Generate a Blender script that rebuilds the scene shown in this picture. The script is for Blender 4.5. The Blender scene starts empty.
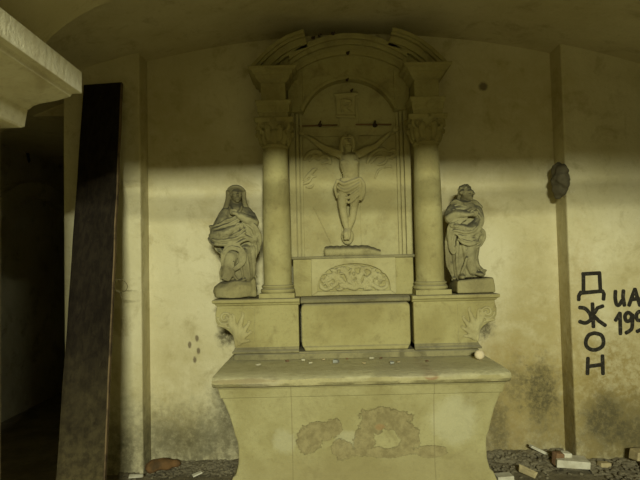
import bpy, bmesh, math, random
from mathutils import Vector, Matrix, Euler
random.seed(7)
PI = math.pi
SC = bpy.context.scene
COL = SC.collection

# ------------------------------------------------------------------ camera
CAM = Vector((0, -4.5, 1.64)); PITCH = math.radians(2.2); ROLL = math.radians(1.3); FPX = 560.0
cd = bpy.data.cameras.new('camera'); co = bpy.data.objects.new('camera', cd); COL.objects.link(co)
cd.sensor_width = 36; cd.lens = 36 * FPX / 640; cd.clip_start = .05
co.matrix_world = Matrix.Translation(CAM) @ Matrix.Rotation(PI/2 + PITCH, 4, 'X') @ Matrix.Rotation(-ROLL, 4, 'Z')
SC.camera = co

def at(px, py, Y):
    """the point of the place that the photograph shows at (px, py), on the vertical plane y = Y"""
    u, v = (px - 320) / FPX, (240 - py) / FPX
    uu = u*math.cos(ROLL) + v*math.sin(ROLL); vv = -u*math.sin(ROLL) + v*math.cos(ROLL)
    f = math.cos(PITCH) - vv*math.sin(PITCH); up = math.sin(PITCH) + vv*math.cos(PITCH)
    t = (Y - CAM.y) / f
    return Vector((uu*t, Y, CAM.z + up*t))

# ------------------------------------------------------------------ mesh builder
class MB:
    def __init__(s): s.v, s.f = [], []
    def add(s, vs, fs):
        b = len(s.v); s.v += [Vector(p) for p in vs]; s.f += [tuple(b+i for i in q) for q in fs]; return s
    def loft(s, rings, cap=True, closed=True):
        n = len(rings[0]); vs = [p for r in rings for p in r]; fs = []
        for i in range(len(rings)-1):
            for j in range(n if closed else n-1):
                k = (j+1) % n
                fs.append((i*n+j, i*n+k, (i+1)*n+k, (i+1)*n+j))
        if cap:
            fs.append(tuple(reversed(range(n)))); fs.append(tuple((len(rings)-1)*n+j for j in range(n)))
        return s.add(vs, fs)
    def box(s, x0, x1, y0, y1, z0, z1):
        return s.loft([[(x0,y0,z),(x1,y0,z),(x1,y1,z),(x0,y1,z)] for z in (z0,z1)])
    def stack(s, x0, x1, y0, y1, prof, sides=(1,1)):
        """rectangular moulding: prof = [(z, overhang)], the overhang on left, right and front"""
        return s.loft([[(x0-o*sides[0],y0-o,z),(x1+o*sides[1],y0-o,z),(x1+o*sides[1],y1,z),(x0-o*sides[0],y1,z)] for z,o in prof])
    def prism(s, poly, y0, y1):
        n = len(poly)
        vs = [(x,y0,z) for x,z in poly] + [(x,y1,z) for x,z in poly]
        fs = [tuple(range(n)), tuple(reversed(range(n,2*n)))]
        for i in range(n):
            k = (i+1) % n; fs.append((i, i+n, k+n, k))
        return s.add(vs, fs)
    def band(s, inner, outer, y0, y1):
        """a curved strip between two equally long (x, z) polylines, extruded in y"""
        return s.loft([[(a[0],y0,a[1]),(b[0],y0,b[1]),(b[0],y1,b[1]),(a[0],y1,a[1])] for a,b in zip(inner,outer)])
    def lathe(s, prof, cx, cy, seg=32):
        return s.loft([[(cx+r*math.cos(2*PI*j/seg), cy+r*math.sin(2*PI*j/seg), z) for j in range(seg)] for r,z in prof])
    def zloft(s, secs, seg=20):
        return s.loft([[(x+rx*math.cos(2*PI*j/seg), y+ry*math.sin(2*PI*j/seg), z) for j in range(seg)] for x,y,z,rx,ry in secs])
    def tube(s, pts, rad, seg=10, smooth=True, flat=1.0):
        pts = [Vector(p) for p in pts]
        if not isinstance(rad, (list,tuple)): rad = [rad]*len(pts)
        if smooth and len(pts) > 2:
            P, R = [], []
            for i in range(len(pts)-1):
                p0,p1,p2,p3 = pts[max(i-1,0)],pts[i],pts[i+1],pts[min(i+2,len(pts)-1)]
                for k in range(5):
                    t = k/5
                    P.append(.5*((2*p1)+(p2-p0)*t+(2*p0-5*p1+4*p2-p3)*t*t+(3*p1-p0-3*p2+p3)*t**3)); R.append(rad[i]+(rad[i+1]-rad[i])*t)
            P.append(pts[-1]); R.append(rad[-1]); pts, rad = P, R
        rings = []; prev = None
        for i,p in enumerate(pts):
            d = (pts[min(i+1,len(pts)-1)] - pts[max(i-1,0)]).normalized()
            if prev is None:
                a = Vector((0,1,0)) if abs(d.y) < .9 else Vector((1,0,0))
            else: a = prev
            n = (a - d*a.dot(d)).normalized(); prev = n; b = d.cross(n)
            rings.append([p + (n*math.cos(2*PI*j/seg)*flat + b*math.sin(2*PI*j/seg))*rad[i] for j in range(seg)])
        # rounded ends
        d0 = (pts[0]-pts[1]).normalized(); d1 = (pts[-1]-pts[-2]).normalized()
        r0 = [pts[0]+d0*rad[0]*.6+(q-pts[0])*.6 for q in rings[0]]; r1 = [pts[-1]+d1*rad[-1]*.6+(q-pts[-1])*.6 for q in rings[-1]]
        return s.loft([r0]+rings+[r1])
    def ell(s, c, r, rot=(0,0,0), seg=16, rings=10):
        m = Euler(rot).to_matrix(); c = Vector(c)
        if not isinstance(r,(tuple,list)): r = (r,r,r)
        vs = [c + m @ Vector((0,0,r[2]))]; fs = []
        for i in range(1,rings):
            a = PI*i/rings
            for j in range(seg):
                b = 2*PI*j/seg
                vs.append(c + m @ Vector((r[0]*math.sin(a)*math.cos(b), r[1]*math.sin(a)*math.sin(b), r[2]*math.cos(a))))
        vs.append(c - m @ Vector((0,0,r[2]))); L = len(vs)-1
        for j in range(seg):
            k = (j+1)%seg
            fs.append((0,1+j,1+k)); fs.append((L,L-seg+k,L-seg+j))
            for i in range(rings-2):
                a = 1+i*seg
                fs.append((a+j,a+seg+j,a+seg+k,a+k))
        return s.add(vs, fs)
    def jitter(s, amp, scale=8):
        from mathutils import noise
        for p in s.v:
            n = noise.noise_vector(p*scale)
            p += n*amp
        return s

def wloc(o):
    v = Vector((0,0,0))
    while o is not None: v += o.location; o = o.parent
    return v

def build(name, mb, mat, parent=None, loc=None, bevel=0, smooth=False, voxel=0, relax=3, bseg=2, rough=0):
    base = Vector(loc) if loc is not None else Vector((0,0,0))
    if parent is not None: base = wloc(parent)
    me = bpy.data.meshes.new(name)
    me.from_pydata([tuple(p-base) for p in mb.v], [], mb.f)
    bm = bmesh.new(); bm.from_mesh(me); bmesh.ops.recalc_face_normals(bm, faces=bm.faces); bm.to_mesh(me); bm.free()
    o = bpy.data.objects.new(name, me); COL.objects.link(o)
    if parent is not None: o.parent = parent
    else: o.location = base
    if voxel:
        m = o.modifiers.new('r','REMESH'); m.mode = 'VOXEL'; m.voxel_size = voxel; m.use_smooth_shade = True
        if relax:
            m = o.modifiers.new('s','SMOOTH'); m.iterations = relax; m.factor = .5
    if rough:
        t = bpy.data.textures.new(name,'CLOUDS'); t.noise_scale = .12; t.noise_depth = 3
        m = o.modifiers.new('d','DISPLACE'); m.texture = t; m.strength = rough; m.mid_level = .5; m.texture_coords = 'LOCAL'
    if bevel:
        m = o.modifiers.new('b','BEVEL'); m.width = bevel; m.segments = bseg; m.limit_method = 'ANGLE'; m.angle_limit = math.radians(35)
    if o.modifiers:
        dg = bpy.context.evaluated_depsgraph_get(); dg.update()
        nm = bpy.data.meshes.new_from_object(o.evaluated_get(dg)); nm.name = name
        o.modifiers.clear(); o.data = nm
    o.data.materials.clear(); o.data.materials.append(mat)
    if smooth or voxel:
        for p in o.data.polygons: p.use_smooth = True
        if smooth and not voxel:
            try: o.data.set_sharp_from_angle(angle=math.radians(38))
            except Exception: pass
    return o

def thing(name, label, cat, loc, group=None):
    o = bpy.data.objects.new(name, None); COL.objects.link(o); o.location = loc; o.empty_display_size = .1
    return tag(o, label, cat, group)
def tag(o, label, cat, group=None):
    o['label'] = label; o['category'] = cat
    if group: o['group'] = group
    return o
def struct(name, mb, mat, label, **k):
    o = build(name, mb, mat, **k); o['kind'] = 'structure'; o['label'] = label; o['category'] = k.get('cat', name.split('_')[0]); return o

# ------------------------------------------------------------------ materials
class NT:
    def __init__(s, name):
        s.m = bpy.data.materials.new(name); s.m.use_nodes = True; s.t = s.m.node_tree; s.b = s.t.nodes['Principled BSDF']
        s.b.inputs['Specular IOR Level'].default_value = .15
        s.pos = s.n('ShaderNodeNewGeometry').outputs['Position']
    def n(s, kind, **kw):
        x = s.t.nodes.new(kind)
        for k,v in kw.items(): setattr(x,k,v)
        return x
    def l(s, a, b): s.t.links.new(a,b)
    def noise(s, scale, detail=5, rough=.6, vec=None, dist=0):
        x = s.n('ShaderNodeTexNoise'); x.inputs['Scale'].default_value = scale; x.inputs['Detail'].default_value = detail
        x.inputs['Roughness'].default_value = rough; x.inputs['Distortion'].default_value = dist
        s.l(vec or s.pos, x.inputs['Vector']); return x.outputs['Fac']
    def rng(s, v, a, b, c=0, d=1):
        x = s.n('ShaderNodeMapRange', interpolation_type='SMOOTHSTEP'); s.l(v, x.inputs[0])
        for i,q in enumerate((a,b,c,d)): x.inputs[i+1].default_value = q
        return x.outputs[0]
    def math(s, op, a, b=None):
        x = s.n('ShaderNodeMath', operation=op)
        for i,q in enumerate((a,b)):
            if q is None: continue
            if isinstance(q,(int,float)): x.inputs[i].default_value = q
            else: s.l(q, x.inputs[i])
        return x.outputs[0]
    def mix(s, fac, a, b):
        x = s.n('ShaderNodeMix', data_type='RGBA')
        if isinstance(fac,(int,float)): x.inputs[0].default_value = fac
        else: s.l(fac, x.inputs[0])
        for i,q in ((6,a),(7,b)):
            if isinstance(q,tuple): x.inputs[i].default_value = (*q,1)
            else: s.l(q, x.inputs[i])
        return x.outputs[2]
    def scaled(s, sx, sy, sz):
        x = s.n('ShaderNodeVectorMath', operation='MULTIPLY'); s.l(s.pos, x.inputs[0]); x.inputs[1].default_value = (sx,sy,sz); return x.outputs[0]
    def axis(s, i):
        x = s.n('ShaderNodeSeparateXYZ'); s.l(s.pos, x.inputs[0]); return x.outputs[i]
    def blob(s, x0, z0, rx, rz, wob=.5, wscale=6, edge=.15):
        """1 inside a ragged ellipse on a wall (x, z), 0 outside"""
        a = s.math('DIVIDE', s.math('SUBTRACT', s.axis(0), x0), rx); b = s.math('DIVIDE', s.math('SUBTRACT', s.axis(2), z0), rz)
        d = s.math('SQRT', s.math('ADD', s.math('MULTIPLY',a,a), s.math('MULTIPLY',b,b)))
        d = s.math('ADD', d, s.math('MULTIPLY', s.math('SUBTRACT', s.noise(wscale,6), .5), wob*1.7)); d = s.math('ADD', d, s.math('MULTIPLY', s.math('SUBTRACT', s.noise(wscale*3.7,5,.7), .5), wob*1.1))
        return s.rng(d, 1-edge, 1+edge, 1, 0)
    def bump(s, hs, dist=.01, strength=.6):
        prev = None
        for h,k in hs:
            x = s.n('ShaderNodeBump'); x.inputs['Strength'].default_value = strength; x.inputs['Distance'].default_value = dist*k
            s.l(h, x.inputs['Height'])
            if prev: s.l(prev, x.inputs['Normal'])
            prev = x.outputs['Normal']
        s.l(prev, s.b.inputs['Normal'])
    def done(s, col, rough=.9):
        if isinstance(col, tuple): s.b.inputs['Base Color'].default_value = (*col,1)
        else: s.l(col, s.b.inputs['Base Color'])
        s.b.inputs['Roughness'].default_value = rough; return s.m

def stone_mat(name, c1, c2, c3, grime=.55, dust=(.20,.18,.12), dustamt=.75, extra=None, bump=1, dustr=(.25,.85)):
    t = NT(name)
    col = t.mix(t.rng(t.noise(2.6,7), .40,.62), c1, c2)
    col = t.mix(t.math('MULTIPLY', t.rng(t.noise(3.4,8,.65,dist=.8), .50,.72), grime*.7), col, c3)
    col = t.mix(t.math('MULTIPLY', t.rng(t.noise(7,8,.65,dist=.6), .52,.75), grime), col, c3)
    col = t.mix(t.math('MULTIPLY', t.rng(t.noise(45,4), .5,.8), .35), col, c3)
    # settled dust and grime on ledges
    g = t.n('ShaderNodeNewGeometry'); sp = t.n('ShaderNodeSeparateXYZ'); t.l(g.outputs['Normal'], sp.inputs[0])
    up = t.math('MULTIPLY', t.rng(sp.outputs[2], *dustr), t.rng(t.noise(14,5), .25,.6,.45,1))
    col = t.mix(t.math('MULTIPLY', up, dustamt), col, dust)
    hs = [(t.noise(28,6), 1.0*bump), (t.noise(130,3), .35*bump)]
    if extra: col, hs = extra(t, col, hs)
    t.bump(hs, .008)
    return t.done(col)

def wall_extra(t, col):
    # rising damp and mould along the foot of the wall
    z = t.axis(2)
    damp = t.math('MULTIPLY', t.rng(t.math('ADD', z, t.math('MULTIPLY', t.noise(3.5,6), -.55)), -.12, .28, 1, 0), t.rng(t.noise(16,7,.7), .38,.62,.25,1))
    col = t.mix(t.math('MULTIPLY', damp, .85), col, (.15,.13,.075))
    for (x,z0,rx,rz,c,a) in ((1.52,.62,.30,.36,(.36,.26,.10),.8),(1.72,.45,.12,.28,(.10,.085,.045),.85),(2.16,.42,.14,.16,(.10,.085,.045),.85),(1.36,.35,.18,.26,(.2,.15,.07),.6),(2.25,.42,.22,.22,(.13,.115,.06),.75),
                              (-1.1,.33,.26,.22,(.14,.13,.075),.8),(-.75,.42,.15,.32,(.2,.18,.1),.75),(-1.5,.35,.2,.3,(.2,.18,.1),.6),(2.0,1.0,.1,.8,(.40,.31,.13),.6),(2.4,.55,.6,.5,(.27,.205,.07),.98),(2.15,.35,.4,.25,(.17,.14,.06),.8),(1.6,.35,.4,.4,(.30,.235,.09),.7)):
        col = t.mix(t.math('MULTIPLY', t.math('MULTIPLY', t.blob(x,z0,rx,rz,.9,5,.5), t.rng(t.noise(22,6,.7),.35,.65,.45,1)), a), col, c)
    for (x,z0,rx,rz,a) in ((1.62,.85,.38,.55,.75),(1.75,1.5,.22,.5,.45),(-1.15,.75,.25,.5,.4),(1.3,2.2,.4,.25,.4),(-.75,2.1,.3,.35,.4),(2.5,1.3,.35,.5,.5),(-1.2,2.75,.4,.4,.4),(1.5,2.9,.5,.4,.4)):
        col = t.mix(t.math('MULTIPLY', t.math('MULTIPLY', t.blob(x,z0,rx,rz,.8,4,.6), t.rng(t.noise(8,7,.7),.3,.6,.35,1)), a), col, (.37,.30,.115))
    for (px,py,yy,rx,ry,a) in ((541,392,0,15,26,.85),(603,420,-.2,16,18,.85),(515,385,0,9,22,.5),(632,432,-.2,14,16,.7),(497,425,0,10,26,.6),(484,328,0,8,9,.9),(226,337,0,8,8,.9),(228,410,0,9,30,.6),(185,440,0,26,14,.55),(122,445,-.2,10,18,.5)):  # mould patches; the pair under the console scrolls paints in recess shade
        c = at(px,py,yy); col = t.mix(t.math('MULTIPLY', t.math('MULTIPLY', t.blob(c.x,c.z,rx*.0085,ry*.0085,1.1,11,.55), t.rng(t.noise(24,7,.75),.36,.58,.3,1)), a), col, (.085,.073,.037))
    for (x,z0) in ((-1.0,1.05),(-.99,.95),(-1.02,.88),(-1.06,1.0),(1.355,3.03)):
        col = t.mix(t.math('MULTIPLY', t.blob(x,z0,.014 if z0<2 else .035,.025 if z0<2 else .035,.5,30,.4),.8), col, (.12,.09,.05))
    return col

def plaster_mat(name, c1, c2, c3, stains=True):
    t = NT(name)
    col = t.mix(t.rng(t.noise(1.3,8,.62), .36,.66), c1, c2)
    col = t.mix(t.math('MULTIPLY', t.rng(t.noise(4.2,9,.7,dist=.4), .50,.70), .7), col, c3)
    col = t.mix(t.math('MULTIPLY', t.rng(t.noise(3,7,.7,vec=t.scaled(5,5,.7)), .55,.8), .4), col, c3)
    col = t.mix(t.math('MULTIPLY', t.rng(t.noise(38,5,.7), .56,.76), .35), col, c3)
    col = t.mix(t.math('MULTIPLY', t.rng(t.noise(12,4), .6,.8), .3), col, (.70,.66,.46))
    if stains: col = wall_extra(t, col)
    t.bump([(t.noise(5,6), 2.0), (t.noise(30,6,.65), .7), (t.noise(140,3), .25)], .01)
    return t.done(col, .95)

M = {}
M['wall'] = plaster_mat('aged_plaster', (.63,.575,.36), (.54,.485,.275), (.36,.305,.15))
M['darkened'] = plaster_mat('bounce_cut_plaster', (.10,.085,.045), (.07,.058,.03), (.05,.04,.02), stains=False)  # made very dark so the unseen right wall bounces little light
M['vault'] = plaster_mat('vault_plaster', (.64,.58,.36), (.55,.49,.28), (.38,.32,.17), stains=False)
M['dark_plaster'] = plaster_mat('passage_plaster', (.50,.46,.30), (.38,.34,.21), (.20,.17,.10), stains=False)  # somewhat darker plaster for the passage walls
def tab_extra(t, col, hs):
    m = None
    for (px,py,rx,ry) in ((322,431,15,9),(310,441,11,13),(333,427,8,8),(342,449,9,9),(386,418,23,10),(365,440,10,13),(408,436,10,15),(388,452,30,5),(372,425,13,9),(432,452,14,5)):
        c = at(px,py,-.97); u = 3.53/FPX
        k = t.blob(c.x,c.z,rx*u*1.08,ry*u*1.08,.85,9,.05); m = k if m is None else t.math('MAXIMUM', m, k)
    c = at(388,441,-.97); m = t.math('MULTIPLY', m, t.math('SUBTRACT', 1, t.blob(c.x,c.z,.075,.05,.5,9,.12)))
    raw = t.mix(t.rng(t.noise(20,7,.7),.35,.65), (.30,.255,.12), (.20,.165,.075))
    c = at(380,427,-.97); raw = t.mix(t.math('MULTIPLY', t.blob(c.x,c.z,.03,.02,.4,20,.3), .5), raw, (.32,.17,.07))
    pale = None
    for (px,py,rx,ry) in ((284,442,11,12),(348,440,12,9),(455,420,22,24)):
        c = at(px,py,-.97); k = t.blob(c.x,c.z,rx*.0063,ry*.0063,.6,9,.3); pale = k if pale is None else t.math('MAXIMUM', pale, k)
    col = t.mix(t.math('MULTIPLY', pale, .4), col, (.50,.48,.31))
    c = at(370,470,-.97); col = t.mix(t.math('MULTIPLY', t.blob(c.x,c.z,.8,.11,.5,4,.6), .45), col, (.24,.20,.09))
    col = t.mix(t.math('MULTIPLY', m, .9), col, raw)
    # the straight joints between the three slabs of the front
    for px in (292,434):
        xj = at(px,425,-.97).x; d = t.math('ABSOLUTE', t.math('SUBTRACT', t.axis(0), xj)); col = t.mix(t.math('MULTIPLY', t.rng(d,.001,.005,1,0),.5), col, (.18,.15,.07))
    return col, hs + [(t.math('MULTIPLY', m, -1), 1.6)]
def mensa_extra(t, col, hs):
    for x,z,rx,rz,c in ((.66,.925,.05,.02,(.27,.14,.07)),(-.38,.91,.13,.03,(.46,.41,.25)),(.60,.94,.25,.02,(.46,.42,.26)),(-.50,.92,.2,.012,(.30,.24,.12))):
        col = t.mix(t.math('MULTIPLY', t.blob(x,z,rx,rz,.7,14,.3),.7), col, c)
    return col, hs
M['altar'] = stone_mat('altar_plaster', (.37,.335,.16), (.30,.265,.115), (.20,.165,.07), extra=tab_extra)
M['mensa'] = stone_mat('altar_slab_stone', (.42,.375,.19), (.34,.30,.14), (.22,.18,.085), dust=(.56,.52,.30), dustamt=.88, extra=mensa_extra, bump=2)
M['retable'] = stone_mat('retable_stone', (.37,.33,.145), (.30,.26,.105), (.19,.155,.065), grime=.75)
M['relief'] = stone_mat('relief_stone', (.42,.38,.19), (.345,.30,.135), (.23,.19,.085), dustamt=.6)
M['statue'] = stone_mat('statue_stone', (.31,.28,.14), (.20,.175,.085), (.09,.076,.038), dust=(.06,.055,.036), dustamt=.97, grime=.9, dustr=(.02,.62))
M['foot'] = stone_mat('grimy_foot_stone', (.27,.24,.12), (.19,.17,.085), (.10,.085,.045), grime=.9)
M['base'] = stone_mat('statue_base_stone', (.36,.32,.155), (.28,.245,.11), (.15,.125,.055), dust=(.08,.072,.045), dustamt=.9, grime=.8)
M['bracket'] = stone_mat('dark_broken_stone', (.17,.15,.085), (.11,.095,.055), (.05,.043,.026), dust=(.05,.045,.03))
M['pier'] = stone_mat('pier_stone', (.78,.74,.54), (.70,.65,.44), (.42,.34,.18), grime=.7)
M['iron'] = stone_mat('rusted_iron', (.05,.035,.02), (.09,.05,.02), (.03,.02,.015))
M['rust'] = stone_mat('rust_line', (.20,.11,.05), (.14,.08,.04), (.09,.05,.03))
def paint(name, c):
    t = NT(name); t.bump([(t.noise(60,4),.5)], .003); return t.done(t.mix(t.rng(t.noise(40,5,.7),.5,.75), c, tuple(q*3.2+.02 for q in c)), .8)
M['paint'] = paint('black_paint', (.022,.019,.012))
M['thread'] = paint('brown_wire', (.10,.085,.04))
def wood():
    t = NT('old_plank_wood')
    g = t.noise(6,8,.65,vec=t.scaled(6,6,.35),dist=.5)
    col = t.mix(t.rng(g,.35,.65), (.012,.009,.006), (.022,.017,.010))
    col = t.mix(t.math('MULTIPLY', t.rng(t.noise(3.5,8,.7), .5,.7), .6), col, (.008,.006,.004))
    col = t.mix(t.math('MULTIPLY', t.rng(t.noise(26,5,.7), .58,.75), .4), col, (.04,.033,.018))
    dusty = t.math('MULTIPLY', t.rng(t.math('ADD', t.axis(2), t.math('MULTIPLY', t.noise(5,6), -.8)), -.2, .9, 1, 0), t.rng(t.noise(18,6,.7), .3,.65,.3,1))
    col = t.mix(t.math('MULTIPLY', dusty, .55), col, (.13,.105,.045))
    t.b.inputs['Specular IOR Level'].default_value = .05
    t.bump([(g,1.2),(t.noise(90,3),.3)], .008); return t.done(col,.9)
M['wood'] = wood()
t = NT('worn_plank_edge'); M['edge'] = t.done(t.mix(t.rng(t.noise(7,6),.4,.65), (.15,.105,.05), (.05,.035,.02)), .8)
def dirt():
    t = NT('dirt_floor')
    col = t.mix(t.rng(t.noise(4,9,.7),.35,.66), (.23,.20,.125), (.14,.12,.075))
    col = t.mix(t.math('MULTIPLY', t.rng(t.noise(24,7,.7),.54,.7),.6), col, (.07,.06,.04))
    col = t.mix(t.math('MULTIPLY', t.rng(t.noise(60,4),.66,.72),.5), col, (.36,.33,.22))
    t.bump([(t.noise(12,8,.7),2.4),(t.noise(70,4),.8)], .012); return t.done(col,.95)
M['dirt'] = dirt()
def simple(name, c1, c2, sc=14):
    t = NT(name); t.bump([(t.noise(50,4),1)], .005); return t.done(t.mix(t.rng(t.noise(sc,6),.4,.65), c1, c2), .85)
M['white'] = simple('pale_marble', (.58,.55,.42), (.46,.43,.31))
M['chip'] = simple('plaster_chip', (.46,.43,.29), (.36,.33,.2))
M['brick'] = simple('broken_brick', (.22,.13,.065), (.15,.09,.05))
M['tan'] = simple('tan_rubble', (.46,.38,.20), (.34,.28,.15))
M['grey'] = simple('grey_shard', (.36,.37,.32), (.26,.26,.21))
M['egg'] = simple('cream_pebble', (.66,.56,.36), (.58,.47,.28))
M['clod'] = simple('brown_clod', (.155,.085,.032), (.075,.048,.022), 9)

# ------------------------------------------------------------------ the setting
FZ = .06
XL, XR = -1.376, 1.905          # the recess behind the altar
VX, VZ, VR = .25, 3.485, 7.2    # the vault's crown and radius
def vz(x): return VZ - VR + math.sqrt(VR*VR - (x-VX)**2)

def vault_line(x0, x1, n=24): return [(x0+(x1-x0)*i/n, vz(x0+(x1-x0)*i/n)) for i in range(n+1)]
mb = MB()
# flat grid walls with a little unevenness
def panel(mb, x0, x1, y, top=True, n=20, thick=.0):
    xs = [x0+(x1-x0)*i/n for i in range(n+1)]
    vs, fs = [], []
    for x in xs:
        for k in range(13): vs.append((x, y, FZ-.1 + (vz(x)+.05-FZ+.1)*k/12))
    for i in range(n):
        for k in range(12): a = i*13+k; fs.append((a, a+13, a+14, a+1))
    mb.add(vs, fs)
def slab(mb, x0, x1, y0, y1):     # full-height piece of wall
    xs = [x0+(x1-x0)*i/8 for i in range(9)]
    poly = [(x0,FZ-.1)] + [(x1,FZ-.1)] + [(x,vz(x)+.06) for x in reversed(xs)]
    mb.prism(poly, y0, y1)
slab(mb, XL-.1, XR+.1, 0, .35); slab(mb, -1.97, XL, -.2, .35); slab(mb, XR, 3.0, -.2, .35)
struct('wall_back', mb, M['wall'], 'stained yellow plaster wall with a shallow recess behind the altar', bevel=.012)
mb = MB(); slab(mb, 2.75, 3.4, -5.8, -.1)  # out of view; set close and dark to dim the right side
struct('wall_right', mb, M['darkened'], 'plain plaster wall closing the room on the right, darkened to cut bounce light')
mb = MB(); mb.box(-3.62,-3.32,-5.8,7.2,FZ-.1,3.0)
arch = [(-.9+.95*math.cos(PI*i/20)*1.0, .06+0) for i in range(1)]
struct('wall_left', mb, M['dark_plaster'], 'dark wall of the side passage')
# blind arch and dado line in the passage
mb = MB()
inn = [(2.0+1.25*math.cos(PI*i/24), 1.35+1.1*math.sin(PI*i/24)) for i in range(25)]
out = [(2.0+1.43*math.cos(PI*i/24), 1.35+1.28*math.sin(PI*i/24)) for i in range(25)]
for a,b in zip(inn[:-1],inn[1:]): pass
mb.loft([[(-3.33,a[0],a[1]),(-3.33,b[0],b[1]),(-3.20,b[0],b[1]),(-3.20,a[0],a[1])] for a,b in zip([(3.25,FZ)]+inn+[(.75,FZ)],[(3.43,FZ)]+out+[(.57,FZ)])])
struct('trim_1', mb, M['dark_plaster'], 'raised arch band on the dark passage wall', bevel=.01)
mb = MB(); mb.box(-3.33,-3.27,-5.7,.55,1.22,1.27)
struct('trim_2', mb, M['dark_plaster'], 'narrow ledge along the dark passage wall')
mb = MB(); mb.box(-3.4,-1.6,6.9,7.2,FZ-.1,3.0)
struct('wall_passage', mb, M['dark_plaster'], 'far end wall of the dark passage')
mb = MB(); mb.box(-1.97,-1.6,.34,7.2,FZ-.1,3.3)
struct('wall_inner', mb, M['dark_plaster'], 'inner wall of the dark passage behind the chapel')
# floor
mb = MB(); N = 40
vs, fs = [], []
from mathutils import noise as mnoise
for i in range(N+1):
    for j in range(N+1):
        x = -3.6+7.0*i/N; y = -5.9+6.3*j/N
        vs.append((x,y,FZ+.012*mnoise.noise(Vector((x*2,y*2,0)))))
for i in range(N):
    for j in range(N): a = i*(N+1)+j; fs.append((a,a+N+1,a+N+2,a+1))
mb.add(vs,fs)
mb.box(-3.6,-1.6,.3,7.2,FZ-.08,FZ)
struct('floor', mb, M['dirt'], 'dusty rubble-strewn dirt floor', smooth=False)
# vault
mb = MB(); L = vault_line(-3.65,3.4,40)
mb.loft([[(x,-5.85,z),(x,.33,z),(x,.33,z+.25),(x,-5.85,z+.25)] for x,z in L])
mb.box(-3.65,-1.6,.3,7.2,2.95,3.2)
struct('ceiling', mb, M['vault'], 'shallow plastered barrel vault', smooth=True)
# transverse arch on the left pier
AX0, AX1, AZ, AR = -1.34, 2.9, 2.50, .64
ac, ah = (AX0+AX1)/2, (AX1-AX0)/2
def arc_pts(dz=0, n=40):
    # a flattened arch between the left pier and the right wall
    return [(ac - ah*math.cos(PI*i/n), AZ + AR*(math.sin(PI*i/n)**.85) + dz) for i in range(n+1)]
P = arc_pts()
mb = MB(); mb.band(P, [(x, vz(x)+.1) for x,z in P], -3.3, -1.9)
struct('trim_3', mb, M['vault'], 'broad plastered arch springing from the stone impost', smooth=True)
# left pier and its impost
mb = MB(); mb.box(-1.95,-1.42,-3.2,-2.0,FZ-.05,2.6)
struct('wall_pier', mb, M['vault'], 'left pier below the impost', bevel=.02)
mb = MB()
def ring(o, z, dy=0): return [(-1.95,-3.45,z),(-1.10-o,-3.45,z),(-1.10-o,-1.90-dy,z),(-1.95,-1.90-dy,z)]
mb.loft([ring(.262,2.285,.05),ring(.255,2.295,.03),ring(.245,2.375,.02),ring(.235,2.378,.02),ring(.215,2.39,.03),ring(.17,2.40,.04),ring(.10,2.413,.03),ring(.045,2.432,.02),ring(.035,2.446,.02),ring(.030,2.450,.01),ring(.0,2.452),ring(0,2.555),ring(.02,2.562)])
struct('trim_4', mb, M['pier'], 'moulded pale stone impost on the left pier', bevel=.008, rough=.008)
# wall with the low wide opening the daylight comes through
mb = MB()
OX0, OX1 = -1.3, 2.4
def otop(x): return 2.90 - .02*((x-.4)/1.2)**2 - (.32*max(0,x-.75)**1.5)
slab(mb,-3.6,OX0,-6.1,-5.8); slab(mb,OX1,3.4,-6.1,-5.8)
xs = [OX0+(OX1-OX0)*i/16 for i in range(17)]
mb.band([(x,otop(x)) for x in xs],[(x,vz(x)+.1) for x in xs],-6.1,-5.8)
mb.box(OX0-.05,OX1+.05,-5.98,-5.95,2.782,2.803)  # unseen thin bar, added to cast a faint shadow stripe on the altar wall
struct('wall_front', mb, M['wall'], 'wall with the wide entrance opening opposite the altar')

# ------------------------------------------------------------------ altar table
AX = .245
AB = thing('altar_table', 'waisted plastered stone altar table with peeling front under the carved altarpiece', 'altar', (.235,-.5,FZ))
TX, TZ = .235, .945
mb = MB()
prof = [(FZ-.01,.835),(.26,.83),(.315,.808),(.33,.79),(.39,.775),(.48,.773),(.53,.778),(.568,.792),(.63,.806),(.697,.824),(.757,.846),(.80,.864),(.808,.868)]
mb.loft([[(TX-w, -.97-(w-.795)*.35, z),(TX+w,-.97-(w-.795)*.35,z),(TX+w,-.01,z),(TX-w,-.01,z)] for z,w in prof])
build('altar_body', mb, M['altar'], AB, bevel=.01)
mb = MB(); mb.stack(TX-.872,TX+.872,-1.01,-.01,[(.807,0),(.865,.012),(.875,.02)])
build('frieze_board', mb, M['altar'], AB, bevel=.006)
mb2 = MB()
# the worn, uneven edge of the slab
xs = [i/60 for i in range(61)]
secs = []
for i,t_ in enumerate(xs):
    x = TX + (-1+2*t_)*.918
    j = lambda k: .007*mnoise.noise(Vector((x*6,k*3.1,1.7))) + .004*mnoise.noise(Vector((x*19,k*3.1,5)))
    e = .02*(1-min(1,min(t_,1-t_)*60))
    secs.append([(x,-1.02+e,.874),(x,-1.05+e+j(1),.886+j(2)*.4),(x,-1.062+e+j(3),.906),(x,-1.056+e+j(4),.926+j(5)*.5),(x,-1.03+e+j(6),.939+j(7)*.6),(x,-.85,.943+j(8)*.5),(x,-.60,.945),(x,-.005,.945),(x,-.005,.874)])
mb2.loft(secs)
build('mensa_slab', mb2, M['mensa'], AB, smooth=True)

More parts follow.
